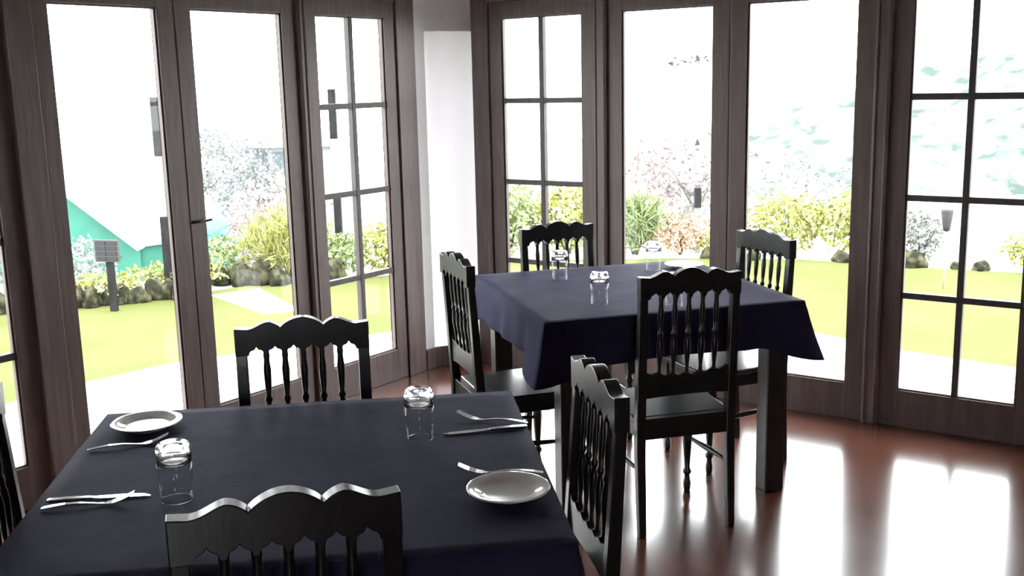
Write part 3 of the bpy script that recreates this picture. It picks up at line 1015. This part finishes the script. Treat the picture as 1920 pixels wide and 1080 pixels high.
def pole(x, y, z0, bands, r, label):
    t = tag(empty('garden_pole', (x, y, z0)), label, 'pole', 'glare-washed garden poles')
    z = -.05
    for (z1, mt) in bands:  # the pale section paints in glare that washes out the pole's middle
        MB().box(-r, r, -r, r, z, z1).build('pole_section', M[mt], t)
        z = z1
    return t
pole(-3.118, 9.6, GZ, [(.24, 'grey_post'), (.71, 'grey_post'), (1.25, 'pale_post'), (1.77, 'grey_post')], .042, 'tall grey pole with a glare-washed middle, beside the post of the left doors')
pole(-1.785, 11.0, GZ - .10, [(.33, 'grey_post'), (.82, 'grey_post'), (1.40, 'pale_post'), (1.90, 'grey_post')], .036, 'tall grey pole with a glare-washed middle, behind the gridded door left of the white wall')
t = tag(empty('thin_pole', (3.17, 12.0, GZ - .5)), 'very thin tall pole standing behind the shrubs in the right-hand plain pane', 'pole')
MB().tube([(0, 0, -.05), (0, 0, 1.60)], .010, 6).build('rod', M['pale_bark'], t)
MB().box(-.03, .03, -.01, .01, 1.56, 1.60).build('cap', M['pale_bark'], t)
t = tag(empty('short_post', (2.10, 11.9, GZ - .4)), 'short dark post far behind the right side of the middle plain pane', 'pole')
MB().box(-.03, .03, -.03, .03, -.05, .80).build('post', M['pale_bark'], t)
MB().box(-.036, .036, -.036, .036, .80, 1.02).build('cap', M['grey_post'], t)
t = tag(empty('garden_lantern', (3.715, 9.0, GZ)), 'small grey tapered lantern on a thin pale rod, in the right-hand gridded door', 'lantern')
MB().lathe([(0, .50), (.025, .50), (.034, .54), (.052, .67), (.050, .685), (.0, .69)], seg=12).build('lantern_body', M['lantern'], t)
MB().tube([(0, 0, -.02), (0, 0, .505)], .006, 6).build('rod', M['pale_post'], t)
t = tag(empty('dark_post', (5.02, 9.9, GZ)), 'dark grey post at the right edge of the photo behind the yellow-green shrub', 'pole')
MB().box(-.03, .03, -.03, .03, -.05, .42).build('post', M['grey_post'], t)
MB().box(-.035, .035, -.035, .035, .42, .45).build('cap', M['grey_post'], t)

# ------------------------------------------------------------------ green building with a white roof, lower down the slope
t = tag(empty('green_building', (-7.0, 17.0, -3.9)), 'teal green building with a broad white roof down the slope, behind the small signboard', 'building')
def loc3(x, y, z): return (x + 7.0, y - 17.0, z + 3.9)
m = MB()
# gable wall facing the garden, its rake falls to the right, then a low side wing
gv = [loc3(-11.0, 17, -3.9), loc3(-5.977, 17, -3.9), loc3(-5.977, 17, -.801), loc3(-7.6, 17, .56), loc3(-11.0, 17, -2.0)]
n = len(gv)
back = [(a, b + 4.0, c) for a, b, c in gv]
m.add(gv + back, [tuple(range(n)), tuple(range(2 * n - 1, n - 1, -1))] + [(i, n + i, n + (i + 1) % n, (i + 1) % n) for i in range(n)])
m.build('wall', M['teal'], t)
m = MB().add([loc3(-5.977, 17.05, -3.9), loc3(-5.1, 17.3, -3.9), loc3(-5.1, 17.3, -.75), loc3(-5.977, 17.05, -.80),
              loc3(-5.977, 20, -3.9), loc3(-5.1, 20, -3.9), loc3(-5.1, 20, -.75), loc3(-5.977, 20, -.8)],
             [(0, 1, 2, 3), (5, 4, 7, 6), (1, 5, 6, 2), (4, 0, 3, 7), (3, 2, 6, 7), (0, 4, 5, 1)])
m.build('wing_wall', M['teal'], t)
# roof slabs
def slab(m, quad, th):
    q = [Vector(p) for p in quad]
    nn = (q[1] - q[0]).cross(q[2] - q[0]).normalized() * th
    if nn.z < 0: nn = -nn
    vs = [tuple(p) for p in q] + [tuple(p + nn) for p in q]
    m.add(vs, [(3, 2, 1, 0), (4, 5, 6, 7), (0, 1, 5, 4), (1, 2, 6, 5), (2, 3, 7, 6), (3, 0, 4, 7)])
m = MB()
slab(m, [loc3(-5.93, 16.75, -.83), loc3(-7.6, 16.75, .57), loc3(-7.6, 21.2, .57), loc3(-5.93, 21.2, -.83)], .06)
slab(m, [loc3(-7.6, 16.75, .57), loc3(-11.1, 16.75, -2.0), loc3(-11.1, 21.2, -2.0), loc3(-7.6, 21.2, .57)], .06)
m.build('roof', M['white_roof'], t)
m = MB()
slab(m, [loc3(-6.0, 16.95, -.80), loc3(-5.05, 17.15, -.72), loc3(-5.05, 20.4, .6), loc3(-6.0, 20.4, .55)], .05)
m.build('wing_roof', M['white_roof'], t)

t = tag(empty('distant_shed', (-5.3, 23.0, -3.74)), 'pale distant shed with blue-grey windows behind the pale tree', 'building')
MB().box(-1.6, 1.6, 0, 2.5, 0, 4.15).build('wall', M['shed_wall'], t)
MB().box(-1.8, 1.8, -.2, 2.7, 4.15, 4.35).build('roof', M['white_roof'], t)
for x0, x1, z0, z1 in ((-.35, .12, 3.65, 4.08), (.25, .62, 3.60, 4.05), (-.35, .1, 2.9, 3.35)):
    MB().box(x0, x1, -.03, .01, z0, z1).build('window', M['shed_glass'], t)
MB().box(-.6, .9, -.05, 0, 3.48, 3.53).build('rail', M['shed_glass'], t)
